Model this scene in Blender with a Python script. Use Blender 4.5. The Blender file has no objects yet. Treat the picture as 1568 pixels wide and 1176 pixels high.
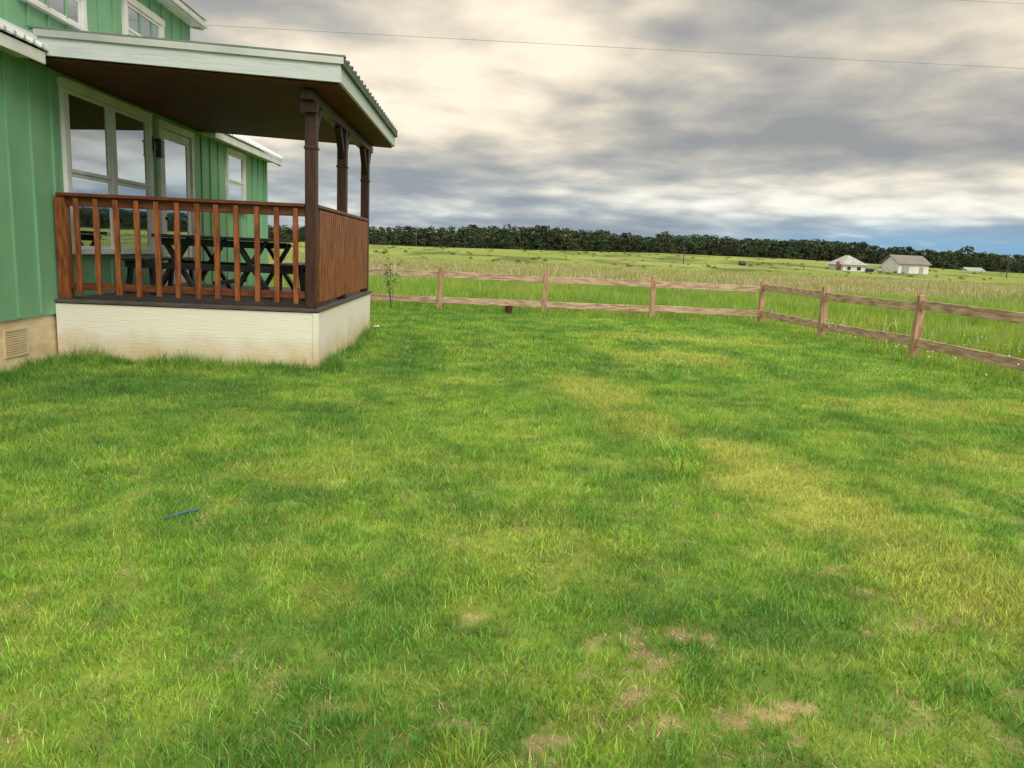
import bpy, math, random
import numpy as np
from mathutils import Vector, Matrix, Euler
random.seed(7); rng=np.random.default_rng(7)
scene=bpy.context.scene
COL=scene.collection

# ------------------------------------------------------------------ noise
def _h(ix,iy,s):
    n=(ix.astype(np.int64)*374761393+iy.astype(np.int64)*668265263+s*1442695041)&0xffffffff
    n=((n^(n>>13))*1274126177)&0xffffffff
    n=n^(n>>16)
    return (n&0xffff)/65535.0
def vnoise(x,y,s=0):
    x=np.asarray(x,float);y=np.asarray(y,float)
    ix=np.floor(x);iy=np.floor(y);fx=x-ix;fy=y-iy
    fx=fx*fx*(3-2*fx);fy=fy*fy*(3-2*fy)
    a=_h(ix,iy,s);b=_h(ix+1,iy,s);c=_h(ix,iy+1,s);d=_h(ix+1,iy+1,s)
    return (a*(1-fx)+b*fx)*(1-fy)+(c*(1-fx)+d*fx)*fy
def fbm(x,y,s=0,o=4):
    t=0;a=.5;w=0
    for i in range(o):
        t=t+a*vnoise(x*2**i+17*i,y*2**i-9*i,s+i);w+=a;a*=.5
    return t/w
def sst(a,b,x):
    t=np.clip((x-a)/(b-a),0,1);return t*t*(3-2*t)

# ------------------------------------------------------------------ materials
def newmat(name):
    m=bpy.data.materials.new(name);m.use_nodes=True
    nt=m.node_tree;nt.nodes.clear()
    out=nt.nodes.new('ShaderNodeOutputMaterial')
    return m,nt,out
def N(nt,t,**k):
    n=nt.nodes.new(t)
    for a,b in k.items(): setattr(n,a,b)
    return n
def simple(name,c1,c2,rough=.6,scale=6,stretch=(1,1,1),bump=.2,metal=0,spec=.4,bscale=None,detail=6,contrast=(.35,.65)):
    m,nt,out=newmat(name);L=nt.links
    p=N(nt,'ShaderNodeBsdfPrincipled');L.new(p.outputs[0],out.inputs[0])
    g=N(nt,'ShaderNodeNewGeometry');mp=N(nt,'ShaderNodeMapping');mp.inputs['Scale'].default_value=stretch
    L.new(g.outputs['Position'],mp.inputs['Vector'])
    n=N(nt,'ShaderNodeTexNoise');n.inputs['Scale'].default_value=scale;n.inputs['Detail'].default_value=detail
    L.new(mp.outputs[0],n.inputs['Vector'])
    r=N(nt,'ShaderNodeValToRGB');r.color_ramp.elements[0].position=contrast[0];r.color_ramp.elements[1].position=contrast[1]
    r.color_ramp.elements[0].color=(*c1,1);r.color_ramp.elements[1].color=(*c2,1)
    L.new(n.outputs['Fac'],r.inputs[0]);L.new(r.outputs[0],p.inputs['Base Color'])
    p.inputs['Roughness'].default_value=rough;p.inputs['Metallic'].default_value=metal
    p.inputs['Specular IOR Level'].default_value=spec
    if bump:
        n2=N(nt,'ShaderNodeTexNoise');n2.inputs['Scale'].default_value=bscale or scale*4;n2.inputs['Detail'].default_value=5
        L.new(mp.outputs[0],n2.inputs['Vector'])
        b=N(nt,'ShaderNodeBump');b.inputs['Strength'].default_value=bump;b.inputs['Distance'].default_value=.01
        L.new(n2.outputs['Fac'],b.inputs['Height']);L.new(b.outputs[0],p.inputs['Normal'])
    return m
M_green=simple('green_siding_paint',(.140,.315,.175),(.180,.385,.215),.55,2.5,(1,1,.4),.25)
M_white=simple('white_trim_paint',(.56,.57,.54),(.70,.70,.67),.5,3,(1,1,1),.15)
M_fascia=simple('white_fascia_board',(.45,.50,.53),(.56,.60,.62),.55,5,(.5,6,9),.5)
M_metal=simple('galvanised_metal_roof',(.43,.46,.47),(.58,.60,.60),.35,2,(1,1,1),.05,metal=.35)
M_drip=simple('dark_drip_edge',(.05,.075,.06),(.08,.11,.09),.7,3,bump=.05)
M_stainD=simple('dark_stained_wood',(.028,.010,.007),(.062,.022,.013),.45,5,(8,8,.8),.4)
M_stainR=simple('red_stained_cedar',(.115,.031,.010),(.29,.092,.027),.42,4,(7,7,1.2),.4)
M_capW=simple('rail_cap_wood',(.075,.020,.008),(.16,.045,.016),.4,4,(1.2,7,7),.4)
M_ceil=simple('brown_ceiling_boards',(.080,.022,.011),(.14,.038,.018),.6,4,(1,9,9),.3,spec=.15)
M_deck=simple('weathered_deck_boards',(.050,.040,.037),(.10,.085,.078),.6,5,(1,8,8),.3)
M_table=simple('black_table_paint',(.008,.009,.011),(.020,.021,.025),.45,8,bump=.1)
M_fence=simple('cedar_fence_wood',(.27,.17,.115),(.52,.385,.28),.8,3,(1.3,1.3,9),.5,contrast=(.35,.62))
M_fenceP=simple('cedar_post_wood',(.25,.135,.08),(.46,.30,.195),.8,4,(9,9,1.1),.5,contrast=(.35,.64))
M_vent=simple('cream_vent',(.50,.40,.24),(.60,.49,.32),.6,4,bump=.1)
M_black=simple('black_metal',(.012,.012,.012),(.03,.03,.03),.4,8,bump=.05)
M_wire=simple('grey_wire',(.14,.14,.14),(.18,.18,.18),.6,4,bump=0)
M_bark=simple('bark',(.05,.035,.025),(.10,.08,.06),.9,3,(4,4,1),.6)
M_pole=simple('weathered_pole',(.05,.04,.035),(.09,.075,.065),.9,3,(4,4,.4),.3)
M_froof=simple('distant_grey_roof',(.26,.26,.26),(.36,.36,.36),.6,1,bump=0)
M_fwall=simple('distant_white_siding',(.58,.58,.56),(.68,.68,.66),.6,1,bump=0)
M_froof2=simple('distant_brown_roof',(.13,.12,.115),(.18,.165,.155),.6,1,bump=0)
M_brick=simple('brick_red',(.20,.08,.06),(.26,.11,.08),.8,3,bump=0)
M_blue=simple('blue_plastic',(.02,.07,.13),(.04,.13,.22),.5,30,bump=0)
M_litter=simple('pale_paper',(.6,.62,.62),(.75,.75,.75),.6,30,bump=0)
M_maroon=simple('maroon_plastic',(.05,.014,.016),(.08,.02,.024),.5,20,bump=0)

def skirtmat():
    m,nt,out=newmat('cream_skirting');L=nt.links
    p=N(nt,'ShaderNodeBsdfPrincipled');L.new(p.outputs[0],out.inputs[0]);p.inputs['Roughness'].default_value=.6
    g=N(nt,'ShaderNodeNewGeometry');s=N(nt,'ShaderNodeSeparateXYZ');L.new(g.outputs['Position'],s.inputs[0])
    n=N(nt,'ShaderNodeTexNoise');n.inputs['Scale'].default_value=3;n.inputs['Detail'].default_value=7
    L.new(g.outputs['Position'],n.inputs['Vector'])
    ma=N(nt,'ShaderNodeMath',operation='MULTIPLY_ADD');L.new(n.outputs['Fac'],ma.inputs[0]);ma.inputs[1].default_value=-.55
    L.new(s.outputs['Z'],ma.inputs[2])
    mr=N(nt,'ShaderNodeMapRange');L.new(ma.outputs[0],mr.inputs['Value']);mr.inputs['From Min'].default_value=-.25;mr.inputs['From Max'].default_value=.10
    mx=N(nt,'ShaderNodeMix',data_type='RGBA');mx.inputs['A'].default_value=(.57,.44,.26,1);mx.inputs['B'].default_value=(.74,.72,.63,1)
    L.new(mr.outputs[0],mx.inputs['Factor']);L.new(mx.outputs['Result'],p.inputs['Base Color'])
    mp=N(nt,'ShaderNodeMapping');mp.inputs['Scale'].default_value=(1.2,1.2,14);L.new(g.outputs['Position'],mp.inputs['Vector'])
    n2=N(nt,'ShaderNodeTexNoise');n2.inputs['Scale'].default_value=7;L.new(mp.outputs[0],n2.inputs['Vector'])
    b=N(nt,'ShaderNodeBump');b.inputs['Strength'].default_value=.5;b.inputs['Distance'].default_value=.008
    L.new(n2.outputs['Fac'],b.inputs['Height']);L.new(b.outputs[0],p.inputs['Normal'])
    return m
M_skirt=skirtmat()
M_skirtH=simple('tan_house_skirting',(.56,.43,.24),(.72,.60,.40),.6,3,(1,1,3),.3)
def glassmat():
    m,nt,out=newmat('window_glass');L=nt.links
    d=N(nt,'ShaderNodeBsdfPrincipled');d.inputs['Base Color'].default_value=(.010,.012,.015,1);d.inputs['Roughness'].default_value=.05
    gl=N(nt,'ShaderNodeBsdfGlossy');gl.inputs['Roughness'].default_value=.02;gl.inputs['Color'].default_value=(.80,.90,1,1)
    lw=N(nt,'ShaderNodeLayerWeight');lw.inputs['Blend'].default_value=.42
    n=N(nt,'ShaderNodeTexNoise');n.inputs['Scale'].default_value=1.2
    b=N(nt,'ShaderNodeBump');b.inputs['Strength'].default_value=.06;b.inputs['Distance'].default_value=.02
    L.new(n.outputs['Fac'],b.inputs['Height']);L.new(b.outputs[0],gl.inputs['Normal'])
    mx=N(nt,'ShaderNodeMixShader');L.new(lw.outputs['Facing'],mx.inputs[0]);L.new(d.outputs[0],mx.inputs[1]);L.new(gl.outputs[0],mx.inputs[2])
    L.new(mx.outputs[0],out.inputs[0]);return m
M_glass=glassmat()

# ------------------------------------------------------------------ mesh helpers
def empty(name,loc=(0,0,0)):
    o=bpy.data.objects.new(name,None);o.location=loc;o.empty_display_size=.3;COL.objects.link(o);return o
class Part:
    def __init__(s,name,mat,parent=None,bevel=0):
        s.n=name;s.m=mat;s.p=parent;s.v=[];s.f=[];s.b=bevel
    def box(s,x0,x1,y0,y1,z0,z1,rot=None,c=None):
        vs=[(x,y,z) for x in(x0,x1) for y in(y0,y1) for z in(z0,z1)]
        if rot is not None:
            c=Vector(c) if c is not None else Vector(((x0+x1)/2,(y0+y1)/2,(z0+z1)/2))
            R=Euler(rot).to_matrix();vs=[tuple(R@(Vector(v)-c)+c) for v in vs]
        i=len(s.v);s.v+=vs
        s.f+=[tuple(i+k for k in q) for q in((0,1,3,2),(4,6,7,5),(0,4,5,1),(2,3,7,6),(0,2,6,4),(1,5,7,3))]
        return s
    def beam(s,a,b,w,h,up=(0,0,1)):
        a=Vector(a);b=Vector(b);d=(b-a).normalized();u=Vector(up)
        if abs(d.dot(u))>.98:u=Vector((0,1,0))
        r=d.cross(u).normalized()*w/2;u=r.cross(d).normalized()*h/2
        i=len(s.v)
        for e in(a,b):
            for q in((-1,-1),(1,-1),(1,1),(-1,1)): s.v.append(tuple(e+r*q[0]+u*q[1]))
        s.f+=[(i,i+3,i+2,i+1),(i+4,i+5,i+6,i+7)]+[(i+k,i+(k+1)%4,i+4+(k+1)%4,i+4+k) for k in range(4)]
        return s
    def tube(s,pts,rad,n=6):
        rings=[]
        for k,p in enumerate(pts):
            p=Vector(p);d=(Vector(pts[min(k+1,len(pts)-1)])-Vector(pts[max(k-1,0)])).normalized()
            u=Vector((0,0,1)) if abs(d.z)<.9 else Vector((1,0,0))
            a=d.cross(u).normalized();b=d.cross(a);r=rad[k] if hasattr(rad,'__len__') else rad
            i=len(s.v);rings.append(i)
            for j in range(n):
                t=2*math.pi*j/n;s.v.append(tuple(p+a*r*math.cos(t)+b*r*math.sin(t)))
        for k in range(len(rings)-1):
            for j in range(n):
                s.f.append((rings[k]+j,rings[k]+(j+1)%n,rings[k+1]+(j+1)%n,rings[k+1]+j))
        return s
    def poly(s,vs,fs):
        i=len(s.v);s.v+=list(vs);s.f+=[tuple(i+k for k in q) for q in fs];return s
    def done(s):
        me=bpy.data.meshes.new(s.n);me.from_pydata(s.v,[],s.f);me.materials.append(s.m);me.update()
        import bmesh
        bm=bmesh.new();bm.from_mesh(me);bmesh.ops.recalc_face_normals(bm,faces=bm.faces);bm.to_mesh(me);bm.free()
        o=bpy.data.objects.new(s.n,me);COL.objects.link(o)
        if s.p: o.parent=s.p
        if s.b:
            md=o.modifiers.new('bevel','BEVEL');md.width=s.b;md.segments=2;md.limit_method='ANGLE'
        return o

# ------------------------------------------------------------------ HOUSE
XW=-4.69
house=empty('green_farmhouse')
def H(n,m,b=0): return Part(n,m,house,b)
w=H('siding_walls',M_green)
w.box(-14,XW,-4,17.05,.52,3.26)
w.box(-13.2,-5.1,-4,14.0,3.30,4.95)
w.poly([(XW-.01,17.0,3.2),(-14+.01,17.0,3.2),(-9.35,17.0,5.5),(XW-.01,16.9,3.2),(-14+.01,16.9,3.2),(-9.35,16.9,5.5)],[(0,1,2),(3,5,4),(0,2,5,3),(1,4,5,2),(0,3,4,1)])
w.done()
b=H('battens',M_green,.004)
y=-3.8
while y<17:
    if not(8.88<y<11.28 or 11.42<y<12.82 or 14.33<y<15.57): b.box(XW-.01,XW+.022,y-.022,y+.022,.53,3.2)
    else:
        if 14.33<y<15.57: b.box(XW-.01,XW+.022,y-.022,y+.022,.53,1.9)
        if 8.88<y<11.28: b.box(XW-.01,XW+.022,y-.022,y+.022,.53,1.12)
    if y<13.9: b.box(-5.11,-5.078,y-.022,y+.022,3.4,4.94)
    y+=.405
b.box(XW-.01,XW+.026,16.96,17.07,.53,3.2)
b.done()
sk=H('foundation_skirting',M_skirtH);sk.box(-13.95,XW-.03,-3.95,17.0,-.3,.515);sk.done()
vt=H('foundation_vent',M_vent,.003)
vt.box(XW-.04,XW-.015,7.72,8.12,.14,.165).box(XW-.04,XW-.015,7.72,8.12,.40,.425).box(XW-.04,XW-.015,7.72,7.745,.165,.40).box(XW-.04,XW-.015,8.095,8.12,.165,.40)
vt.box(XW-.034,XW-.026,7.745,8.095,.165,.40)
for k in range(9): vt.box(XW-.030,XW-.018,7.745,8.095,.172+k*.025,.186+k*.025)
vt.done()
rf=H('metal_roof',M_metal)
ex,ez=-4.39,3.20;rx,rz=-9.35,3.20+4.96*.5
def slab(P,x0,z0,x1,z1,y0,y1,t):
    P.poly([(x0,y0,z0),(x1,y0,z1),(x1,y1,z1),(x0,y1,z0),(x0,y0,z0-t),(x1,y0,z1-t),(x1,y1,z1-t),(x0,y1,z0-t)],
      [(0,1,2,3),(4,7,6,5),(0,4,5,1),(1,5,6,2),(2,6,7,3),(3,7,4,0)])
slab(rf,ex,ez,rx,rz,-4.3,17.35,.02)
slab(rf,-14.3,3.20,rx,rz,-4.3,17.35,.02)
y=-4.2
while y<17.3:
    zo=.028
    rf.poly([(ex+.01,y-.03,ez-.012),(ex+.01,y-.012,ez+zo),(ex+.01,y+.012,ez+zo),(ex+.01,y+.03,ez-.012),(rx,y-.03,rz),(rx,y-.012,rz+zo),(rx,y+.012,rz+zo),(rx,y+.03,rz)],
       [(0,1,2,3),(0,4,5,1),(1,5,6,2),(2,6,7,3)])
    y+=.152
rf.box(-4.86,-4.82,-4.3,14.08,4.95,4.99)
slab(rf,-4.84,5.10,-9.2,5.75,-4.3,14.10,.02)
slab(rf,-13.5,5.10,-9.2,5.75,-4.3,14.10,.02)
rf.done()
fs=H('eave_fascia',M_white,.004)
fs.box(ex-.05,ex-.02,-4.25,8.2,3.05,3.165);fs.box(ex-.05,ex-.02,13.1,17.3,3.05,3.165)
slab(fs,ex-.06,3.16,rx,rz-.045,17.28,17.31,.13)
fs.box(-4.90,-4.865,-4.25,14.05,4.93,5.075)
slab(fs,-4.90,5.075,-9.2,5.72,14.03,14.07,.16)
fs.done()
so=H('soffit',M_white);so.box(XW-.02,ex-.055,-4.2,8.19,3.10,3.125);so.box(XW-.02,ex-.055,13.11,17.25,3.10,3.125);so.box(-5.12,-4.905,-4.2,14.0,4.955,4.975);so.done()
def window(y0,y1,z0,z1,x,units=1,trim=.10,name='window'):
    t=H(name+'_frame',M_white,.004);g=H(name+'_glass',M_glass)
    X1=x+.045
    t.box(x-.01,X1,y0,y0+trim,z0,z1).box(x-.01,X1,y1-trim,y1,z0,z1)
    t.box(x-.01,X1+.006,y0-.02,y1+.02,z1+.002,z1+trim+.002).box(x-.01,X1+.03,y0-.03,y1+.03,z0-.05,z0-.002)
    iw=(y1-y0-2*trim);uw=iw/units
    for k in range(units):
        a=y0+trim+k*uw;bq=a+uw
        if k<units-1: t.box(x-.01,X1-.004,bq-.06,bq+.06,z0+.001,z1-.001)
        a2=a+(0 if k==0 else .06);b2=bq-(0 if k==units-1 else .06)
        zm=(z0+z1)/2-.02
        for (c0,c1) in((z0,zm),(zm,z1)):
            xx=x+(.02 if c0==z0 else .03)
            t.box(x-.005,xx,a2,a2+.045,c0+.002,c1-.002).box(x-.005,xx,b2-.045,b2,c0+.002,c1-.002)
            t.box(x-.005,xx-.002,a2+.045,b2-.045,c0+.003,c0+.045).box(x-.005,xx-.002,a2+.045,b2-.045,c1-.040,c1-.003)
            g.box(x-.004,x+.008,a2+.044,b2-.044,c0+.044,c1-.039)
    t.done();g.done()
window(8.94,11.22,1.22,2.98,XW,2,name='living_window')
window(14.40,15.5,2.0,2.98,XW,1,trim=.08,name='bedroom_window')
window(11.45,12.8,3.92,4.62,-5.1,1,name='loft_window')
window(9.0,10.4,3.92,4.62,-5.1,1,name='loft_window')
window(5.2,6.6,3.92,4.62,-5.1,1,name='loft_window')
d=H('entry_door',M_white,.004)
d.box(XW-.01,XW+.05,11.46,11.56,.70,2.96).box(XW-.01,XW+.05,12.68,12.78,.70,2.96).box(XW-.01,XW+.056,11.44,12.8,2.962,3.06)
d.box(XW-.01,XW+.02,11.56,11.70,.72,2.95).box(XW-.01,XW+.02,12.54,12.68,.72,2.95).box(XW-.01,XW+.018,11.70,12.54,.72,1.0).box(XW-.01,XW+.018,11.70,12.54,2.82,2.95)
d.done()
dg=H('door_glass',M_glass);dg.box(XW-.005,XW+.008,11.70,12.54,1.0,2.82);dg.done()
dh=H('door_handle',M_black,.003);dh.box(XW+.02,XW+.07,11.60,11.63,1.66,1.70).box(XW+.05,XW+.07,11.60,11.74,1.66,1.70);dh.done()
la=H('wall_lantern',M_black,.003)
la.box(XW+.0,XW+.03,11.30,11.37,2.60,2.80).box(XW+.03,XW+.12,11.32,11.35,2.74,2.77).box(XW+.05,XW+.14,11.285,11.385,2.71,2.735).box(XW+.06,XW+.13,11.295,11.375,2.54,2.71).box(XW+.055,XW+.135,11.29,11.38,2.52,2.54)
la.done()

# ------------------------------------------------------------------ PORCH
XC,YN,YF,ZD=-1.82,8.635,12.72,.687
porch=empty('covered_porch')
def P_(n,m,b=0): return Part(n,m,porch,b)
s=P_('porch_skirting',M_skirt,.004)
s.box(XW+.0,XC,YN,YN+.04,-.3,.64).box(XC-.04,XC,YN+.042,YF,-.3,.64).box(XW,XC-.042,YF-.04,YF-.001,-.3,.64)
s.box(XC-.05,XC+.012,YN-.012,YN+.06,-.3,.638)
s.done()
dk=P_('deck_boards',M_deck,.003)
y=YN-.02
while y<YF-.05:
    dk.box(XW+.005,XC+.02,y,y+.138,.65,ZD);y+=.144
dk.done()
ps=P_('porch_posts',M_stainD,.008)
PX=XC-.085
for yy in(8.73,10.60,12.61):
    ps.box(PX-.062,PX+.062,yy-.062,yy+.062,ZD,2.90)
    ps.box(PX-.072,PX+.072,yy-.072,yy+.072,2.42,2.45)
ps.box(PX-.07,PX+.07,8.48,12.95,2.90,3.0)
ps.done()
kb=P_('knee_braces',M_stainD,.004)
for yy in(8.73,10.60,12.61):
    for sgn in(-1,1):
        if 8.4<yy+sgn*.34<13: kb.beam((PX,yy+sgn*.05,2.56),(PX,yy+sgn*.34,2.91),.08,.08,up=(1,0,0))
kb.box(PX-.095,PX+.095,8.58,8.67,2.79,2.899)
kb.done()
def rz_(x): return 3.28+(-1.5-x)*(.11/3.0)
cl=P_('ceiling_boards',M_ceil,.003)
y=8.28
while y<13.0:
    slab(cl,-1.545,rz_(-1.56)-.25,-4.68,rz_(-4.66)-.25,y,y+.125,.02);y+=.137
cl.done()
cr=P_('ceiling_deck',M_ceil);slab(cr,-1.545,rz_(-1.55)-.16,-4.68,rz_(-4.66)-.16,8.27,13.04,.03);cr.done()
fa=P_('porch_fascia',M_fascia,.005)
slab(fa,-1.50,rz_(-1.5)-.055,-4.50,rz_(-4.5)-.055,8.225,8.262,.19)
slab(fa,-1.50,rz_(-1.5)-.055,-4.50,rz_(-4.5)-.055,13.05,13.09,.19)
fa.box(-1.538,-1.499,8.264,13.048,3.035,rz_(-1.5)-.055)
fa.done()
dr=P_('drip_edge',M_metal,.003)
slab(dr,-1.47,rz_(-1.47)-.005,-4.52,rz_(-4.52)-.005,8.20,8.222,.065)
slab(dr,-1.475,rz_(-1.47)-.005,-4.52,rz_(-4.52)-.005,8.2225,13.12,.045)
dr.done()
de=P_('eave_closure',M_drip);de.box(-1.496,-1.462,8.225,13.1,3.19,3.272);de.done()
pr=P_('porch_roof_ribs',M_drip)
y=8.24
while y<13.1:
    pr.poly([(-1.455,y-.035,rz_(-1.46)-.002),(-1.455,y-.014,rz_(-1.46)+.022),(-1.455,y+.014,rz_(-1.46)+.022),(-1.455,y+.035,rz_(-1.46)-.002),(-4.6,y-.035,rz_(-4.6)-.002),(-4.6,y-.014,rz_(-4.6)+.022),(-4.6,y+.014,rz_(-4.6)+.022),(-4.6,y+.035,rz_(-4.6)-.002)],
       [(0,1,2,3),(0,4,5,1),(1,5,6,2),(2,6,7,3)]);y+=.2285
pr.done()
rl=P_('railing_caps',M_capW,.006)
rl.box(XW+.06,PX-.063,8.64,8.78,1.80,1.838)
rl.box(XC-.150,XC-.012,8.80,12.54,1.80,1.838)
rl.box(XW+.14,PX-.064,8.70,8.738,1.70,1.798).box(XW+.14,PX-.064,8.70,8.738,.79,.87)
rl.box(XC-.098,XC-.06,8.80,12.54,1.70,1.798).box(XC-.098,XC-.06,8.80,12.54,.79,.87)
rl.done()
rp=P_('railing_end_post',M_stainR,.006);rp.box(XW+.03,XW+.14,8.66,8.78,ZD,1.80);rp.done()
bl=P_('balusters',M_stainR,.004)
x=XW+.255
while x<PX-.12:
    j=random.uniform(-.006,.006)
    bl.box(x-.027+j,x+.027+j,8.658,8.698,.745+random.uniform(-.01,.01),1.785,rot=(0,random.uniform(-.006,.006),0));x+=.2155
y=8.90
while y<12.5:
    bl.box(XC-.058,XC-.018,y-.045,y+.045,.745+random.uniform(-.01,.01),1.785);y+=.135
bl.done()

# ------------------------------------------------------------------ PICNIC TABLE
tb=empty('picnic_table')
t=Part('table_top',M_table,tb,.006)
cx=-3.35;y0,y1=9.55,11.3
for k in range(6): t.box(cx-.66+k*.222,cx-.66+k*.222+.205,y0,y1,ZD+.72,ZD+.76)
t.done()
t=Part('bench_seats',M_table,tb,.006)
for sgn in(-1,1):
    for k in range(2):
        a=cx+sgn*.92-.15+k*.155;t.box(a,a+.145,y0+.05,y1-.05,ZD+.42,ZD+.455)
t.done()
t=Part('table_legs',M_table,tb,.004)
for yy in(y0+.22,y1-.22):
    for sgn in(-1,1):
        t.beam((cx+sgn*.28,yy,ZD+.72),(cx+sgn*.72,yy,ZD+.02),.05,.11,up=(0,1,0))
        t.beam((cx+sgn*.62,yy+.05,ZD+.70),(cx+sgn*.22,yy+.05,ZD+.03),.05,.09,up=(0,1,0))
        t.beam((cx+sgn*.80,yy+.10,ZD+.42),(cx+sgn*.78,yy+.10,ZD+.0),.05,.08,up=(0,1,0))
        t.beam((cx+sgn*1.05,yy+.10,ZD+.42),(cx+sgn*1.10,yy+.10,ZD+.0),.05,.08,up=(0,1,0))
    t.box(cx-1.05,cx+1.05,yy-.075,yy-.03,ZD+.335,ZD+.415)
    t.box(cx-.6,cx+.6,yy-.075,yy-.03,ZD+.63,ZD+.715)
t.box(cx-.04,cx+.04,y0+.3,y1-.3,ZD+.15,ZD+.20)
t.done()

# ------------------------------------------------------------------ FENCE
fence=empty('wooden_rail_fence')
fp=Part('fence_posts',M_fenceP,fence,.006)
far=[(-6.0,17.9),(-3.45,17.9),(-.95,17.85),(1.5,17.85),(4.05,17.85),(6.62,17.75)]
side=[(6.62,17.75),(6.72,14.7),(6.97,11.88),(7.12,9.1),(7.28,6.3),(7.42,3.5),(7.55,.7),(7.7,-2.1)]
for (x,y) in far+side[1:]:
    hh=1.0+random.uniform(-.02,.03)
    fp.box(x-.055,x+.055,y-.055,y+.055,-.3,hh,rot=(random.uniform(-.02,.02),random.uniform(-.02,.02),random.uniform(-.08,.08)),c=(x,y,0))
fp.done()
fr=Part('fence_rails',M_fence,fence,.005)
def rails(L,off):
    for (a,b_) in zip(L[:-1],L[1:]):
        for zc in(.845,.275):
            j=random.uniform(-.03,.03);j2=random.uniform(-.03,.03)
            fr.beam((a[0]+off[0],a[1]+off[1],zc+j),(b_[0]+off[0],b_[1]+off[1],zc+j2),.038,.145)
rails(far,(0,0));rails(side,(0,0))
fr.done()

# ------------------------------------------------------------------ TERRAIN + colour fields
def terr(x,y):
    x=np.asarray(x,float);y=np.asarray(y,float)
    z=np.interp(x,[-60,0,55,110,180],[2.0,2.5,3.7,3.4,2.2])*sst(110,260,y)
    z=z+ (fbm(x*.02,y*.02,5)-.5)*.9*sst(40,140,np.hypot(x,y))
    z=z+ (fbm(x*.9,y*.9,3)-.5)*.05
    z=z-.10*sst(6.9,8.5,x)*(1-sst(17,20,y))
    return z
def blob(x,y,cx,cy,rx,ry,ang=0,s=11):
    c,sn=math.cos(ang),math.sin(ang);dx=x-cx;dy=y-cy
    u=(dx*c+dy*sn)/rx;v=(-dx*sn+dy*c)/ry
    r=np.sqrt(u*u+v*v)+(fbm(x*3,y*3,s)-.5)*1.1
    return 1-sst(.45,1.35,r)
def mix(a,b,t):
    return a*(1-t[...,None])+np.array(b)*t[...,None]
def lawn(x,y):
    x=np.asarray(x,float);y=np.asarray(y,float)
    n1=fbm(x*.6,y*.5,21);n2=fbm(x*2.3,y*2.3,31);n5=fbm(x*6,y*6,35,3)
    c=np.ones(x.shape+(3,))*np.array((.160,.330,.040))
    st=np.sin((x+.25*np.sin(y*.5)+.6*fbm(x*.5,y*.3,23))*5.2)
    c=mix(c,(.112,.270,.036),sst(.1,.9,st)*.60)
    c=mix(c,(.230,.400,.048),sst(.1,.9,-st)*.55)
    c=mix(c,(.105,.265,.036),sst(.50,.68,n1)*.6)
    c=mix(c,(.230,.400,.048),sst(.50,.32,n1)*.6)
    c=mix(c,(.085,.235,.034),sst(.54,.72,n2)*.60)
    c=mix(c,(.275,.425,.056),sst(.47,.30,n2)*.65)
    c=mix(c,(.090,.235,.034),sst(.56,.74,n5)*.55)
    c=mix(c,(.300,.420,.080),sst(.46,.28,n5)*.55)
    yel=np.maximum.reduce([blob(x,y,1.25,7.9,.40,1.1,.1),blob(x,y,1.45,6.4,.30,.9)*.8,blob(x,y,2.05,4.5,.48,1.3,.25),blob(x,y,2.9,10.8,1.0,1.0)*.8,blob(x,y,5.2,7.6,1.4,.6)*.8,blob(x,y,2.3,3.2,.40,.8,.25)*.95,blob(x,y,3.9,13.5,2.0,.8)*.8,blob(x,y,1.9,5.3,.35,.6),blob(x,y,-1.1,4.6,.4,.3)*.4,blob(x,y,3.9,5.4,.6,.3)*.7,blob(x,y,.2,3.6,.5,.5)*.35])
    c=mix(c,(.43,.48,.10),yel*.75)
    dk=np.maximum.reduce([blob(x,y,1.25,2.72,.28,.22),blob(x,y,1.5,3.1,.25,.3)*.6,blob(x,y,-1.5,6.2,1.2,.5)*.5,blob(x,y,-3.4,7.3,1.6,.8),blob(x,y,-.9,9.8,.6,1.6)*.6,blob(x,y,3.3,2.9,.4,.4)*.5,blob(x,y,3.4,6.6,.9,.3)*.5])
    c=mix(c,(.062,.205,.034),dk*.70)
    c=c*1.16
    fine=fbm(x*11,y*11,57,3);fine2=fbm(x*28,y*28,58,2)
    area=np.maximum.reduce([blob(x,y,.62,2.24,.13,.09),blob(x,y,.86,2.14,.19,.10),blob(x,y,1.06,2.2,.10,.06)*.9,blob(x,y,.02,2.08,.11,.04)*.8,blob(x,y,.27,2.02,.18,.05)*.9,blob(x,y,-.02,2.72,.16,.18)*.35,blob(x,y,.65,2.5,.3,.2)*.50,blob(x,y,1.75,2.1,.3,.12)*.5,blob(x,y,.6,2.15,.6,.25)*.5,blob(x,y,1.9,2.9,.35,.35)*.35])
    dry=sst(.36,.85,area*.85+(fine-.5)*1.3+(fine2-.5)*.8)*(area>.02)
    dry=np.maximum(dry,np.maximum(blob(x,y,.41,5.73,.07,.06),blob(x,y,-1.62,2.42,.04,.04))*.9)
    sp=sst(.60,.72,fine)*sst(.52,.66,fbm(x*1.7,y*1.7,59))*.4
    dry=np.clip(np.maximum(dry,sp*(1-sst(3.5,6.5,y))),0,1)
    return c,dry
DRYC=np.array((.60,.44,.29))
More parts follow.
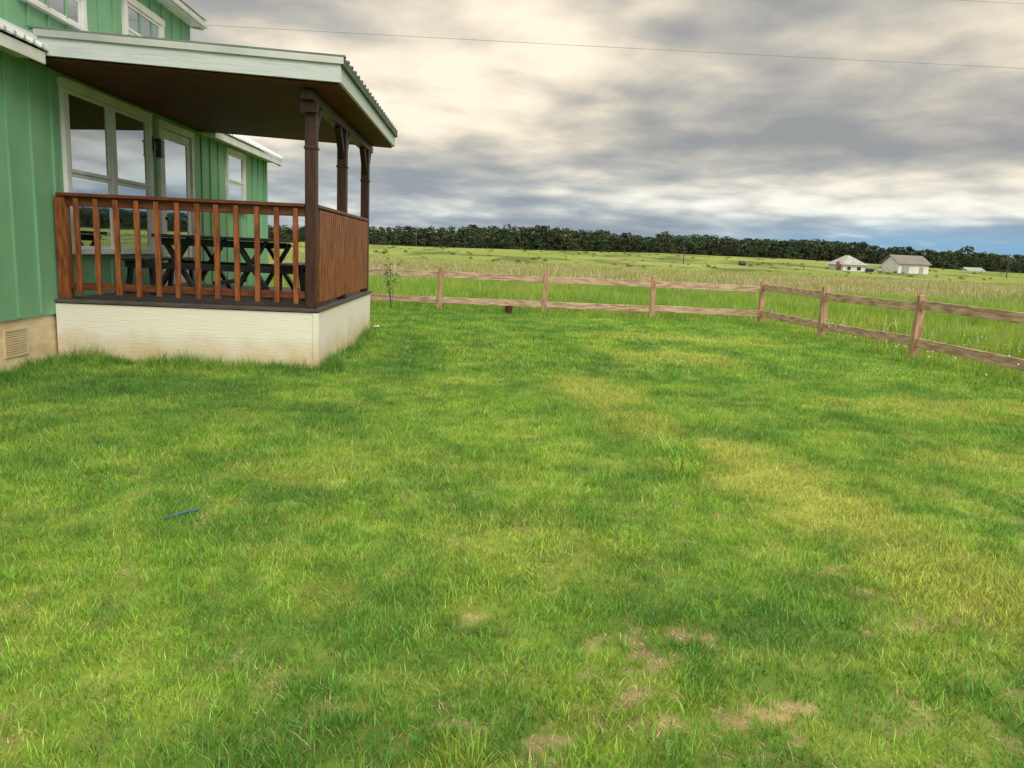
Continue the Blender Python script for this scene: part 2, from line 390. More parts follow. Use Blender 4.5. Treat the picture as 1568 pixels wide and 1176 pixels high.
def meadow(x,y):
    x=np.asarray(x,float);y=np.asarray(y,float)
    n1=fbm(x*.05,y*.09,61);n2=fbm(x*.3,y*.45,62);n4=fbm(x*.10,y*.35,64)
    c=np.ones(x.shape+(3,))*np.array((.225,.385,.042))
    c=mix(c,(.32,.43,.068),sst(.45,.65,n2)*.8)
    c=mix(c,(.15,.31,.037),sst(.45,.3,n2)*.6)
    d=y+(n1-.5)*34-np.clip(x,0,60)*.12
    tan=sst(29,42,d)*(1-sst(76,100,d))
    c=mix(c,(.45,.36,.22),tan*(.18+.60*sst(.38,.60,n4)))
    fary=sst(78,104,d)
    c=mix(c,(.220,.285,.075),fary*.9)
    c=mix(c,(.070,.110,.032),fary*sst(.50,.62,fbm(x*.16,y*.07,66))*.75)
    c=mix(c,(.34,.34,.15),fary*sst(.52,.66,fbm(x*.03,y*.08,67))*.55)
    return c
def inlawn(x,y):
    xs=np.interp(y,[-2.1,.7,3.5,6.3,9.1,11.88,14.7,17.75],[7.7,7.55,7.42,7.28,7.12,6.97,6.72,6.62])
    return (x<xs)&(y<17.8)
def ax(*segs):
    out=[]
    for a,b_,n in segs: out+=list(np.linspace(a,b_,n,endpoint=False))
    return np.array(out)
gx=np.concatenate([-np.geomspace(900,14,60),ax((-13.5,-2,80),(-2,4,120),(4,9.5,40)),np.geomspace(9.6,900,80)])
gy=np.concatenate([-np.geomspace(300,5,12),ax((-4.5,1.5,20),(1.5,4.5,80),(4.5,19,130)),np.geomspace(19,900,190)])
XX,YY=np.meshgrid(gx,gy);ZZ=terr(XX,YY)
il=inlawn(XX,YY);lc,ld_=lawn(XX,YY);mc=meadow(XX,YY)
lc=lc*.55+np.array((.20,.15,.07))*.30
lc=mix(lc,DRYC*.7,ld_*.7)
cc=np.where(il[...,None],lc,mc*np.where(YY<60,.62,.95)[...,None])
me=bpy.data.meshes.new('ground');nx,ny=len(gx),len(gy)
V=np.stack([XX,YY,ZZ],-1).reshape(-1,3)
idx=np.arange(nx*ny).reshape(ny,nx)
F=np.stack([idx[:-1,:-1],idx[:-1,1:],idx[1:,1:],idx[1:,:-1]],-1).reshape(-1,4)
me.from_pydata(V.tolist(),[],F.tolist())
at=me.color_attributes.new('Col','FLOAT_COLOR','POINT')
at.data.foreach_set('color',np.concatenate([cc.reshape(-1,3),np.ones((nx*ny,1))],1).astype(np.float32).ravel())
me.polygons.foreach_set('use_smooth',[True]*len(me.polygons))
def groundmat():
    m,nt,out=newmat('ground_soil_and_grass');L=nt.links
    p=N(nt,'ShaderNodeBsdfPrincipled');L.new(p.outputs[0],out.inputs[0]);p.inputs['Roughness'].default_value=.95;p.inputs['Specular IOR Level'].default_value=.1
    a=N(nt,'ShaderNodeAttribute',attribute_name='Col');g=N(nt,'ShaderNodeNewGeometry')
    n=N(nt,'ShaderNodeTexNoise');n.inputs['Scale'].default_value=1.1;n.inputs['Detail'].default_value=13;n.inputs['Roughness'].default_value=.85
    L.new(g.outputs['Position'],n.inputs['Vector'])
    r=N(nt,'ShaderNodeValToRGB');r.color_ramp.elements[0].position=.36;r.color_ramp.elements[0].color=(.38,.40,.34,1);r.color_ramp.elements[1].position=.64;r.color_ramp.elements[1].color=(1.35,1.30,1.2,1)
    L.new(n.outputs['Fac'],r.inputs[0])
    mx=N(nt,'ShaderNodeMix',data_type='RGBA',blend_type='MULTIPLY');mx.inputs['Factor'].default_value=1
    L.new(a.outputs['Color'],mx.inputs['A']);L.new(r.outputs[0],mx.inputs['B']);L.new(mx.outputs['Result'],p.inputs['Base Color'])
    b=N(nt,'ShaderNodeBump');b.inputs['Strength'].default_value=.6;b.inputs['Distance'].default_value=.06;L.new(n.outputs['Fac'],b.inputs['Height']);L.new(b.outputs[0],p.inputs['Normal'])
    return m
me.materials.append(groundmat());me.update()
ground=bpy.data.objects.new('ground',me);COL.objects.link(ground)

# ------------------------------------------------------------------ grass (baked meshes)
def bladeMat(name,transl):
    m,nt,out=newmat(name);L=nt.links
    a=N(nt,'ShaderNodeAttribute',attribute_name='bcol')
    d=N(nt,'ShaderNodeBsdfDiffuse');L.new(a.outputs['Color'],d.inputs['Color'])
    t=N(nt,'ShaderNodeBsdfTranslucent');L.new(a.outputs['Color'],t.inputs['Color'])
    g=N(nt,'ShaderNodeBsdfGlossy');g.inputs['Roughness'].default_value=.45;g.inputs['Color'].default_value=(.8,.9,.8,1)
    m1=N(nt,'ShaderNodeMixShader');m1.inputs[0].default_value=transl;L.new(d.outputs[0],m1.inputs[1]);L.new(t.outputs[0],m1.inputs[2])
    m2=N(nt,'ShaderNodeMixShader');m2.inputs[0].default_value=.03;L.new(m1.outputs[0],m2.inputs[1]);L.new(g.outputs[0],m2.inputs[2])
    L.new(m2.outputs[0],out.inputs[0]);return m
M_blade=bladeMat('grass_blade',.30)
def grassmesh(groups,name):
    VV=[];CC=[];lp=[];ls=[];lt=[];off=0
    for g in groups:
        x,y,h,w,lean,ld,c,kind=[g[k] for k in('x','y','h','w','lean','ldir','col','kind')]
        n=len(x);z=terr(x,y)-.008;fa=rng.uniform(0,6.28,n);sx,sy=np.cos(fa)*w/2,np.sin(fa)*w/2
        lx,ly=np.cos(ld)*lean*h,np.sin(ld)*lean*h;hz=h/np.sqrt(1+.6*lean**2)
        if kind==0:
            V=np.zeros((n,3,3));V[:,0]=np.stack([x-sx,y-sy,z],-1);V[:,1]=np.stack([x+sx,y+sy,z],-1);V[:,2]=np.stack([x+lx,y+ly,z+hz],-1)
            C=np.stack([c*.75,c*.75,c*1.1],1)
            f=(np.arange(n)*3)[:,None]+np.array([0,1,2]);loops=f.ravel();tot=np.full(n,3)
        else:
            mh,mw,ml=(.56,.85,.35) if kind==1 else (.80,1.0,.7)
            b=1.0 if kind==1 else .22
            V=np.zeros((n,5,3));V[:,0]=np.stack([x-sx*b,y-sy*b,z],-1);V[:,1]=np.stack([x+sx*b,y+sy*b,z],-1)
            V[:,2]=np.stack([x+lx*ml+sx*mw,y+ly*ml+sy*mw,z+hz*mh],-1);V[:,3]=np.stack([x+lx*ml-sx*mw,y+ly*ml-sy*mw,z+hz*mh],-1)
            V[:,4]=np.stack([x+lx,y+ly,z+hz],-1)
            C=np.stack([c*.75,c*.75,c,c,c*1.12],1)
            bs=(np.arange(n)*5)[:,None];loops=(bs+np.array([0,1,2,3,3,2,4])).ravel();tot=np.tile([4,3],n)
        VV.append(V.reshape(-1,3));CC.append(C.reshape(-1,3));lp.append(loops+off);off+=V.shape[0]*V.shape[1];lt.append(tot)
    V=np.concatenate(VV);C=np.clip(np.concatenate(CC),0,.9);lp=np.concatenate(lp);lt=np.concatenate(lt);ls=np.concatenate([[0],np.cumsum(lt)[:-1]])
    me=bpy.data.meshes.new(name);me.vertices.add(len(V));me.vertices.foreach_set('co',V.astype(np.float32).ravel())
    me.loops.add(len(lp));me.loops.foreach_set('vertex_index',lp.astype(np.int32))
    me.polygons.add(len(lt));me.polygons.foreach_set('loop_start',ls.astype(np.int32))
    try: me.polygons.foreach_set('loop_total',lt.astype(np.int32))
    except Exception: pass
    at=me.color_attributes.new('bcol','FLOAT_COLOR','POINT');at.data.foreach_set('color',np.concatenate([C,np.ones((len(C),1))],1).astype(np.float32).ravel())
    me.materials.append(M_blade);me.update();me.validate()
    o=bpy.data.objects.new(name,me);COL.objects.link(o);return o
def clear_of_building(x,y,e=.0):
    return ~((x<XW+.0)|((x<XC+.025)&(y>YN-.03)&(y<YF+.03)))
def frust(x,y,m=.8,off=1.0): return (x>-(m*y+off))&(x<m*y+off)
def tufts(x0,x1,y0,y1,dens,per,rad,cond):
    n=int((x1-x0)*(y1-y0)*dens);tx=rng.uniform(x0,x1,n);ty=rng.uniform(y0,y1,n)
    k=cond(tx,ty);tx,ty=tx[k],ty[k];n=len(tx)
    tid=np.repeat(np.arange(n),per);m=len(tid)
    a=rng.uniform(0,6.28,m);r=rad*np.sqrt(rng.uniform(0,1,m))*1.2
    x=tx[tid]+r*np.cos(a);y=ty[tid]+r*np.sin(a)
    tl=rng.uniform(0,6.28,n);th=rng.uniform(.6,1.4,n);tv=rng.uniform(.72,1.28,n)
    ld=np.where(rng.uniform(size=m)<.5,tl[tid]+rng.normal(0,.6,m),a+rng.normal(0,.5,m))
    return x,y,ld,th[tid],tv[tid]
def lawngroup(y0,y1,dens,per,rad,w,kind,h0=.05,mar=.8):
    x,y,ld,th,tv=tufts(-5,8,y0,y1,dens,per,rad,lambda a,b:inlawn(a,b)&clear_of_building(a,b)&frust(a,b,mar,.4))
    k=clear_of_building(x,y)&(y<18);x,y,ld,th,tv=x[k],y[k],ld[k],th[k],tv[k]
    c,dry=lawn(x,y)
    k=rng.uniform(size=len(x))>dry*.25;x,y,ld,th,tv,c,dry=[q[k] for q in(x,y,ld,th,tv,c,dry)]
    n=len(x)
    isd=rng.uniform(size=n)<dry*.80
    h=h0*(.65+.8*fbm(x*1.6,y*1.6,71))*th*rng.uniform(.5,1.2,n)*(1-.30*dry)*(1-.25*isd)
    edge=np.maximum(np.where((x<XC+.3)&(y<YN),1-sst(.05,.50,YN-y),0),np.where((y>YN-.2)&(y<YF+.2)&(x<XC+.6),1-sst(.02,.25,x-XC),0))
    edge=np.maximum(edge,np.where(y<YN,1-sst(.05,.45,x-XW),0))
    h=h*(1+2.8*edge*(.30+1.0*sst(.3,.75,fbm(x*2.6,y*1.2,73))))
    xs=np.interp(y,[3,9.1,11.88,14.7,17.75],[7.4,7.12,6.97,6.72,6.62]);ef=np.maximum(1-sst(.05,.7,xs-x),1-sst(.05,.6,17.8-y))
    h=h*(1+2.2*ef*rng.uniform(.2,1,n))
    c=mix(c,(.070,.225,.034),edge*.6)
    strawy=(rng.uniform(size=n)<.05)
    c=np.where(strawy[:,None],np.array((.42,.34,.18))*rng.uniform(.5,1.0,(n,1)),c)
    c=np.where(isd[:,None],DRYC*rng.uniform(.7,1.1,(n,1)),c)
    c=c*tv[:,None]*rng.uniform(.52,1.48,(n,1));hue=rng.normal(0,.10,n);c=c*np.stack([1+hue,np.ones(n),1-hue],-1)
    lean=rng.uniform(.1,.95,n)+1.0*isd*rng.uniform(0,1,n)+.3*strawy
    return dict(x=x,y=y,h=h,w=w*rng.uniform(.7,1.35,n)*(1+.3*edge),lean=lean,ldir=ld,col=c,kind=kind)
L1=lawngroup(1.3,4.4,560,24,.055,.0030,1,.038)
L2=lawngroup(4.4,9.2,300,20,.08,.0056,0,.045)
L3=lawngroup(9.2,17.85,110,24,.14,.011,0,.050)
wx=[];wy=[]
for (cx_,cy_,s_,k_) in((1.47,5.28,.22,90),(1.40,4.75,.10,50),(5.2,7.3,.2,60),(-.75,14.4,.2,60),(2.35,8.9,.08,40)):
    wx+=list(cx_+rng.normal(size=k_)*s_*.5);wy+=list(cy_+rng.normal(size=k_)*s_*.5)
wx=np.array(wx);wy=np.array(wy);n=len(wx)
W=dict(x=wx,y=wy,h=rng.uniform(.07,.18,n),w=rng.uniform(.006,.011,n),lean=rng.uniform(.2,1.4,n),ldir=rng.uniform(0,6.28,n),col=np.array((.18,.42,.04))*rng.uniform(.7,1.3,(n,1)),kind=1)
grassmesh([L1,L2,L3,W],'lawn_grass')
def meadowgroup(x0,x1,y0,y1,dens,per,rad,w,h0,kind=0,seedf=0.):
    x,y,ld,th,tv=tufts(x0,x1,y0,y1,dens,per,rad,lambda a,b:(~inlawn(a,b))&frust(a,b,.85,3)&~((a<XW)&(b<17.3)))
    k=~inlawn(x,y-.1);x,y,ld,th,tv=x[k],y[k],ld[k],th[k],tv[k];n=len(x)
    c=meadow(x,y)
    h=h0*(.50+.95*fbm(x*.35,y*.35,91))*th*rng.uniform(.5,1.25,n)
    h=np.where(y<17.8,h*np.clip(.35+.30*(x-7),.3,1),h)
    h=np.where((y>=17.8)&(y<20.5),h*(.45+.20*(y-17.8)),h)
    if kind==2: c=np.array((.46,.38,.24))*rng.uniform(.7,1.2,(n,1));h=h*1.3
    else:
        st=rng.uniform(size=n)<.06;c=np.where(st[:,None],np.array((.42,.35,.19)),c)
        c=c*tv[:,None]*rng.uniform(.65,1.35,(n,1))
    return dict(x=x,y=y,h=h,w=w*rng.uniform(.7,1.3,n),lean=rng.uniform(.05,.55,n),ldir=ld,col=c,kind=kind)
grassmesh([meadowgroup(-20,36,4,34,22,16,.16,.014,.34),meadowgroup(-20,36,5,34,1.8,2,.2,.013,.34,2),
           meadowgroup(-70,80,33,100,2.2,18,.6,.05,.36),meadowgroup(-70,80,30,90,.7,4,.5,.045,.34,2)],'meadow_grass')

# ------------------------------------------------------------------ TREES (instanced)
def leafmat(name):
    m,nt,out=newmat(name);L=nt.links
    ic=N(nt,'ShaderNodeAttribute',attribute_name='icol',attribute_type='INSTANCER')
    bv=N(nt,'ShaderNodeAttribute',attribute_name='bv')
    mx=N(nt,'ShaderNodeMix',data_type='RGBA',blend_type='MULTIPLY');mx.inputs['Factor'].default_value=1
    L.new(ic.outputs['Color'],mx.inputs['A']);L.new(bv.outputs['Color'],mx.inputs['B'])
    d=N(nt,'ShaderNodeBsdfDiffuse');L.new(mx.outputs['Result'],d.inputs['Color']);L.new(d.outputs[0],out.inputs[0]);return m
M_leaf=leafmat('tree_foliage')
def collect(name,objs):
    c=bpy.data.collections.new(name)
    for o in objs:c.objects.link(o)
    return c
def scatter(name,pts,rot,scl,col,coll,nvar):
    n=len(pts)
    me=bpy.data.meshes.new(name);me.from_pydata(np.asarray(pts).tolist(),[],[])
    for an,ty,data,key in(('rot','FLOAT_VECTOR',rot,'vector'),('scl','FLOAT_VECTOR',scl,'vector'),('icol','FLOAT_VECTOR',col,'vector'),('pick','INT',rng.integers(0,nvar,n),'value')):
        a=me.attributes.new(an,ty,'POINT');a.data.foreach_set(key,np.ascontiguousarray(data).astype(np.int32 if ty=='INT' else np.float32).ravel())
    o=bpy.data.objects.new(name,me);COL.objects.link(o)
    g=bpy.data.node_groups.new(name+'_gn','GeometryNodeTree')
    g.interface.new_socket('Geometry',in_out='INPUT',socket_type='NodeSocketGeometry');g.interface.new_socket('Geometry',in_out='OUTPUT',socket_type='NodeSocketGeometry')
    gi=g.nodes.new('NodeGroupInput');go=g.nodes.new('NodeGroupOutput')
    iop=g.nodes.new('GeometryNodeInstanceOnPoints');ci=g.nodes.new('GeometryNodeCollectionInfo')
    ci.inputs['Collection'].default_value=coll;ci.inputs['Separate Children'].default_value=True;ci.inputs['Reset Children'].default_value=True
    def na(nm,ty):
        q=g.nodes.new('GeometryNodeInputNamedAttribute');q.data_type=ty;q.inputs['Name'].default_value=nm;return q.outputs['Attribute']
    L=g.links
    L.new(gi.outputs[0],iop.inputs['Points']);L.new(ci.outputs[0],iop.inputs['Instance'])
    iop.inputs['Pick Instance'].default_value=True
    L.new(na('pick','INT'),iop.inputs['Instance Index'])
    er=g.nodes.new('FunctionNodeEulerToRotation');L.new(na('rot','FLOAT_VECTOR'),er.inputs[0]);L.new(er.outputs[0],iop.inputs['Rotation'])
    L.new(na('scl','FLOAT_VECTOR'),iop.inputs['Scale']);L.new(iop.outputs[0],go.inputs[0])
    md=o.modifiers.new('scatter','NODES');md.node_group=g
    return o
def treemesh(name,seed,nl=560,h=8,rad=3.2):
    r=np.random.default_rng(seed);p=Part(name,M_bark)
    p.tube([(0,0,-.5),(r.normal()*.1,r.normal()*.1,h*.3),(r.normal()*.3,r.normal()*.3,h*.7)],[.22,.17,.07],5)
    cl=[]
    for k in range(15):
        a=r.uniform(0,6.28);q=rad*r.uniform(.15,.80);z=h*(r.uniform(.10,.86) if k>4 else r.uniform(.04,.3));q*=math.sin(max(.25,min(1,(1.12-z/h)*1.6))*1.57)
        c=(q*math.cos(a),q*math.sin(a),z);cl.append((c,r.uniform(.28,.44)*rad))
        p.tube([(0,0,z*.55),(c[0]*.6,c[1]*.6,z*.8),c],[.09,.06,.02],4)
    cl.append(((0,0,h*.86),rad*.32))
    nt_=len(p.f);V=list(p.v);F=list(p.f);C=[(1,1,1,0)]*len(V)
    for k in range(nl):
        ci=r.integers(len(cl));c,cr_=cl[ci];d=r.normal(size=3);d/=np.linalg.norm(d);q=cr_*r.uniform(.45,1.08)
        o=np.array(c)+d*q*np.array((1,1,.72))
        u=r.normal(size=3);u/=np.linalg.norm(u);v=np.cross(u,r.normal(size=3));v/=np.linalg.norm(v);s=r.uniform(.18,.42)
        i=len(V);V+=[tuple(o+u*s),tuple(o+v*s*.7),tuple(o-u*s),tuple(o-v*s*.7)];F.append((i,i+1,i+2,i+3))
        vv=r.uniform(.6,1.35)*(.7+.07*(ci%9));C+=[(vv*r.uniform(.9,1.15),vv,vv*.95,0)]*4
    me=bpy.data.meshes.new(name);me.from_pydata([tuple(map(float,v)) for v in V],[],F)
    me.materials.append(M_bark);me.materials.append(M_leaf)
    me.polygons.foreach_set('material_index',[0]*nt_+[1]*(len(F)-nt_))
    at=me.color_attributes.new('bv','FLOAT_COLOR','POINT');at.data.foreach_set('color',np.array(C,np.float32).ravel());me.update()
    return bpy.data.objects.new(name,me)
Ctree=collect('tree_variants',[treemesh('tree_variant_%d'%i,100+i,h=8,rad=3.2+.3*(i%3)) for i in range(7)])
def treeline():
    x=[];y=[];h=[]
    for row in range(6):
        xx=-260.
        while xx<420:
            xx+=rng.uniform(1.8,3.8)
            x.append(xx);y.append(246+row*3.0+rng.normal()*1.2+6*math.sin(xx*.03)+.04*abs(xx-40));
            base=np.interp(xx,[-60,-35,10,55,110,180,300],[5.6,5.9,7.8,6.9,7.4,6.6,6.3])
            fr_=.62 if row==0 else 1
            h.append(fr_*(base*(.74+.34*float(vnoise(xx*.08,row*3.1,7))+rng.uniform(-.08,.08)+ (0.2 if rng.uniform()<.04 else 0))+row*.10))
    x,y,h=map(np.array,(x,y,h));n=len(x)
    c=np.ones((n,3))*np.array((.042,.064,.026))*rng.uniform(.55,1.5,(n,1))*(1+rng.normal(0,.12,(n,3)))
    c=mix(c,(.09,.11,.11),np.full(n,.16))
    sc=np.stack([h/8*rng.uniform(1.0,1.5,n),h/8*rng.uniform(1.0,1.5,n),h/8],-1)
    rot=np.stack([np.zeros(n),np.zeros(n),rng.uniform(0,6.28,n)],-1)
    scatter('distant_tree_line',np.stack([x,y,terr(x,y)-.5],-1),rot,sc,np.clip(c,0,1),Ctree,7)
treeline()
n=420;x=rng.uniform(-90,190,n);y=rng.uniform(105,240,n)
scatter('field_shrubs',np.stack([x,y,terr(x,y)-.25],-1),np.stack([x*0,x*0,rng.uniform(0,6,n)],-1),np.stack([rng.uniform(.10,.32,n)]*2+[rng.uniform(.05,.10,n)],-1),np.ones((n,3))*np.array((.085,.12,.035))*rng.uniform(.6,1.3,(n,1)),Ctree,7)

# ------------------------------------------------------------------ DISTANT BUILDINGS
def T(x,y): return float(terr(x,y))
def gable(name,x0,x1,y0,y1,zb,ze,zr,wallm,roofm,over=.4):
    e=empty(name)
    w=Part('walls',wallm,e);w.box(x0,x1,y0,y1,zb-.6,ze)
    r=Part('roof',roofm,e);ym=(y0+y1)/2
    w.poly([(x0,y0,ze),(x0,y1,ze),(x0,ym,zr-.05),(x1,y0,ze),(x1,y1,ze),(x1,ym,zr-.05)],[(0,1,2),(3,5,4)])
    for ya in(y0-over,y1+over):
        r.poly([(x0-over,ya,ze-.15),(x1+over,ya,ze-.15),(x1+over,ym,zr),(x0-over,ym,zr),(x0-over,ya,ze),(x1+over,ya,ze),(x1+over,ym,zr+.15),(x0-over,ym,zr+.15)],[(0,1,2,3),(4,7,6,5),(0,4,5,1),(1,5,6,2),(3,2,6,7),(0,3,7,4)])
    w.done();r.done();return e
zb=T(90,160)
e=gable('white_barn',88.2,94.8,160,167,zb-.3,zb+2.0,zb+3.7,M_fwall,M_froof2)
q=Part('barn_doors',M_froof,e);q.box(89,90.5,159.9,159.97,zb-.3,zb+1.5).box(92.8,93.6,159.9,159.97,zb-.3,zb+1.4);q.done()
zb=T(79,160)-.4
e=empty('white_farmhouse')
q=Part('walls',M_fwall,e);q.box(76.3,81.0,160,167,zb-.6,zb+1.7);q.box(81.0,84.3,161.2,165.5,zb-.6,zb+1.2);q.done()
q=Part('hip_roof',M_froof,e);q.poly([(75.8,159.4,zb+1.68),(81.5,159.4,zb+1.68),(81.5,167.6,zb+1.68),(75.8,167.6,zb+1.68),(78.6,162.8,zb+3.7),(78.6,164.4,zb+3.7)],[(0,1,4),(1,2,5,4),(2,3,5),(3,0,4,5),(0,3,2,1)])
q.poly([(81.0,160.6,zb+1.2),(84.8,160.6,zb+1.1),(84.8,166,zb+1.1),(81.0,166,zb+1.2),(81.0,160.6,zb+1.66),(81.0,166,zb+1.66)],[(0,1,4),(1,2,5,4),(2,3,5),(0,3,2,1)]);q.done()
q=Part('chimney',M_brick,e);q.box(75.5,76.0,161,161.7,zb,zb+2.3);q.done()
q=Part('windows',M_black,e);q.box(77.2,77.9,159.93,159.98,zb+.6,zb+1.3).box(79.3,80.1,159.93,159.98,zb+.6,zb+1.3).box(81.8,83.6,161.13,161.18,zb+.2,zb+.9);q.done()
M_fgreen=simple('distant_green_roof',(.20,.27,.23),(.26,.33,.29),.6,1,bump=0)
zb=T(137,208)-.6
e=gable('small_cottage',134.5,139,208,212,zb-.6,zb+.7,zb+1.5,M_fwall,M_fgreen)
q=Part('windows',M_black,e);q.box(135.2,135.9,207.9,207.97,zb,zb+.45).box(137.4,138,207.9,207.97,zb,zb+.45);q.done()
def pole(x,y,h):
    z=T(x,y);e=empty('utility_pole');q=Part('pole_shaft',M_pole,e);q.tube([(x,y,z-1),(x,y,z+h)],[.12,.08],8);q.done()
    q=Part('crossarm',M_pole,e);q.box(x-.45,x+.45,y-.05,y+.05,z+h-.4,z+h-.3);q.done()
pole(39.5,150,3.4);pole(-20,235,6.0);pole(112,160,5.2)
e=empty('power_line')
def wire(a,b_,sag,r):
    p=[]
    for k in range(41):
        t_=k/40;p.append((a[0]+(b_[0]-a[0])*t_,a[1]+(b_[1]-a[1])*t_,a[2]+(b_[2]-a[2])*t_-4*sag*t_*(1-t_)))
    q=Part('wire',M_wire,e);q.tube(p,r,5);q.done()
wire((-45,31,9.45),(60,31,9.85),.25,.007)
wire((-45,31,11.9),(60,31,12.1),.2,.006)
q=Part('hay_bale',M_stainD);z=T(53,155)
q.tube([(52.3,155,z+.4),(52.31,155,z+.4),(53.5,155,z+.4),(53.51,155,z+.4)],[.05,.55,.55,.05],16);q.done()

# ------------------------------------------------------------------ SMALL THINGS
q=Part('blue_hose_scrap',M_blue);q.tube([(-1.54,3.70,.020),(-1.50,3.72,.030),(-1.45,3.76,.036),(-1.41,3.81,.028)],.006,8);q.done()
q=Part('paper_litter',M_litter);q.poly([(-1.86,13.2,.05),(-1.74,13.18,.05),(-1.73,13.25,.08),(-1.84,13.26,.06)],[(0,1,2,3)]);q.done()
q=Part('maroon_bucket',M_maroon,None);q.tube([(.66,17.55,0),(.66,17.55,.02),(.66,17.55,.20),(.66,17.55,.2),(.66,17.55,.03)],[.02,.075,.09,.08,.06],14);q.done()
fl=Part('white_wildflowers',M_litter)
for i in range(260):
    if i<150: x=rng.uniform(6.0,9.5);y=rng.uniform(7.5,17)
    else: x=rng.uniform(-2,7);y=rng.uniform(17.4,20)
    if x<6.4 and y<17 and rng.uniform()<.6: continue
    z=T(x,y)+rng.uniform(.10,.34);s_=rng.uniform(.006,.012)
    fl.tube([(x,y,z),(x,y,z+.002),(x+.001,y,z+.016),(x,y,z+.018)],[.001,s_,s_*.7,.001],6)
fl.done()
e=empty('young_sapling')
q=Part('stems',M_bark,e)
sx_,sy_=-2.02,17.4
lv=Part('leaves',simple('sapling_leaf',(.09,.19,.035),(.15,.28,.06),.6,9,bump=0),e)
for k in range(5):
    a=rng.uniform(0,6.28);tip=Vector((sx_+math.cos(a)*.20,sy_+math.sin(a)*.2,rng.uniform(.75,1.30)))
    m_=Vector((sx_+math.cos(a)*.06,sy_+math.sin(a)*.06,tip.z*.5))
    q.tube([(sx_,sy_,-.05),tuple(m_),tuple(tip)],[.006,.004,.002],5)
    for j in range(26):
        t_=rng.uniform(.1,1);c=m_.lerp(tip,t_)+Vector(rng.normal(size=3)*.055);u=Vector(rng.normal(size=3)).normalized()*.036;v=u.cross(Vector(rng.normal(size=3))).normalized()*.02
        lv.poly([tuple(c+u),tuple(c+v),tuple(c-u),tuple(c-v)],[(0,1,2,3)])
q.done();lv.done()

# ------------------------------------------------------------------ WORLD
sun_el=math.radians(42);sun_az=math.radians(150)
wd=bpy.data.worlds.new('World');scene.world=wd;wd.use_nodes=True;nt=wd.node_tree;nt.nodes.clear();L=nt.links
out=N(nt,'ShaderNodeOutputWorld');bg=N(nt,'ShaderNodeBackground');bg.inputs[1].default_value=.1;L.new(bg.outputs[0],out.inputs[0])
sky=N(nt,'ShaderNodeTexSky',sky_type='NISHITA');sky.sun_disc=False;sky.sun_elevation=sun_el;sky.sun_rotation=sun_az
tc=N(nt,'ShaderNodeTexCoord');sp=N(nt,'ShaderNodeSeparateXYZ');L.new(tc.outputs['Generated'],sp.inputs[0])
def M(op,a,b_=None,c=None,clamp=False):
    n=N(nt,'ShaderNodeMath',operation=op);n.use_clamp=clamp
    for i,q in enumerate((a,b_,c)):
        if q is None: continue
        if isinstance(q,(int,float)): n.inputs[i].default_value=q
        else: L.new(q,n.inputs[i])
    return n.outputs[0]
def MR(v,a,b_,c=0,d_=1):
    n=N(nt,'ShaderNodeMapRange',interpolation_type='SMOOTHSTEP');L.new(v,n.inputs['Value'])
    for k,q in zip(('From Min','From Max','To Min','To Max'),(a,b_,c,d_)): n.inputs[k].default_value=q
    return n.outputs[0]
def MX(f,a,b_,bt='MIX'):
    n=N(nt,'ShaderNodeMix',data_type='RGBA',blend_type=bt)
    for k,q in(('Factor',f),('A',a),('B',b_)):
        if isinstance(q,(int,float)): n.inputs[k].default_value=q
        elif isinstance(q,tuple): n.inputs[k].default_value=(*q,1)
        else: L.new(q,n.inputs[k])
    return n.outputs['Result']
X_,Y_,Z_=sp.outputs
zc=M('ADD',M('MAXIMUM',Z_,0.),.15)
cv=N(nt,'ShaderNodeCombineXYZ');L.new(M('DIVIDE',X_,zc),cv.inputs[0]);L.new(M('DIVIDE',Y_,zc),cv.inputs[1])
def NO(scale,det,rough,dist,off):
    mp=N(nt,'ShaderNodeMapping');mp.inputs['Location'].default_value=off;L.new(cv.outputs[0],mp.inputs['Vector'])
    n=N(nt,'ShaderNodeTexNoise');n.inputs['Scale'].default_value=scale;n.inputs['Detail'].default_value=det;n.inputs['Roughness'].default_value=rough;n.inputs['Distortion'].default_value=dist
    L.new(mp.outputs[0],n.inputs['Vector']);return n.outputs['Fac']
n1=NO(.85,3,.5,.15,(4.1,2.3,0));n2=NO(3.0,8,.50,.15,(0,5,2))
val=M('ADD',M('MULTIPLY',n1,.76),M('MULTIPLY',n2,.44))
val=M('ADD',val,-.10)
az=M('DIVIDE',X_,M('MAXIMUM',Y_,.05))
val=M('ADD',val,MR(Z_,.05,.20,-.022,.035))
band=M('MULTIPLY',M('MULTIPLY',MR(Z_,.045,.085),MR(Z_,.135,.095)),MR(az,.10,.40))
val=M('ADD',val,M('MULTIPLY',band,.10))
dark=M('MULTIPLY',M('MULTIPLY',MR(Z_,.11,.15),MR(Z_,.26,.19)),MR(az,.08,.30))
val=M('ADD',val,M('MULTIPLY',dark,-.085))
glow=M('MULTIPLY',M('MULTIPLY',MR(Z_,.09,.15),MR(Z_,.26,.20)),MR(az,.22,.02))
val=M('ADD',val,M('MULTIPLY',glow,.035))
r=N(nt,'ShaderNodeValToRGB');L.new(val,r.inputs[0]);cr_=r.color_ramp
cr_.elements[0].position=.36;cr_.elements[0].color=(.29,.305,.325,1);cr_.elements[1].position=.69;cr_.elements[1].color=(1.0,.91,.76,1)
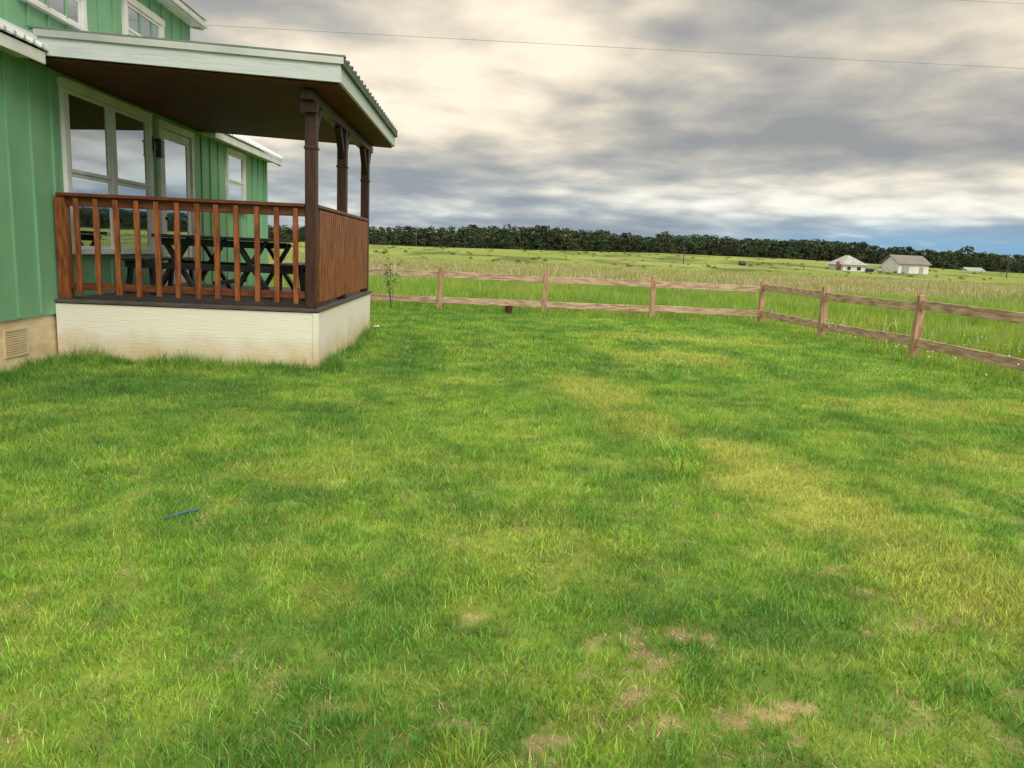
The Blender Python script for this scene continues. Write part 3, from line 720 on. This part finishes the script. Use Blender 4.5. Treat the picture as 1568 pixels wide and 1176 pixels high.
for p_,c_ in((.43,(.37,.37,.37)),(.50,(.49,.475,.44)),(.56,(.66,.61,.53)),(.62,(.84,.765,.64))):
    q=cr_.elements.new(p_);q.color=(*c_,1)
cl_=MX(MR(Z_,.02,.15),(.84,.97,1.12),(1,.97,.90));cloud=MX(1.0,r.outputs[0],cl_,'MULTIPLY')
blue=M('MULTIPLY',MR(az,.18,.58),MR(Z_,.068,.024))
blue=M('MULTIPLY',blue,MR(n2,.68,.50,.35,1))
cloud=MX(blue,cloud,(.20,.40,.60))
boost=M('ADD',M('ADD',1.14,MR(Z_,.32,.85,0,2.0)),MR(Y_,.2,-.8,0,1.2))
vm=N(nt,'ShaderNodeVectorMath',operation='SCALE');L.new(cloud,vm.inputs[0]);L.new(M('MULTIPLY',boost,10.),vm.inputs['Scale'])
fin=MX(.93,sky.outputs[0],vm.outputs[0])
L.new(fin,bg.inputs[0])
sl=bpy.data.lights.new('sun','SUN');sl.energy=1.5;sl.angle=math.radians(30);sl.color=(1,.95,.86)
sl.energy=1.9
so_=bpy.data.objects.new('sun',sl);COL.objects.link(so_)
dv=Vector((math.sin(sun_az)*math.cos(sun_el),math.cos(sun_az)*math.cos(sun_el),math.sin(sun_el)))
so_.rotation_euler=dv.to_track_quat('Z','Y').to_euler()

# ------------------------------------------------------------------ CAMERA
f_,pit,yaw,rol=1166.,.170,.046,.044
cam=bpy.data.cameras.new('camera');cam.sensor_width=36;cam.lens=f_/1568*36;cam.clip_end=3000;cam.clip_start=.05
co=bpy.data.objects.new('camera',cam);COL.objects.link(co)
c,s=math.cos(yaw),math.sin(yaw);cp,sp_=math.cos(pit),math.sin(pit)
A=Vector((c,-s,0));B=Vector((s*sp_,c*sp_,cp));Fv=Vector((s*cp,c*cp,-sp_))
R=A*math.cos(rol)+B*math.sin(rol);U=B*math.cos(rol)-A*math.sin(rol)
mt=Matrix((R,U,-Fv)).transposed().to_4x4();mt.translation=Vector((0,0,1.4));co.matrix_world=mt
scene.camera=co
scene.view_settings.view_transform='Standard';scene.view_settings.look='None';scene.view_settings.exposure=0
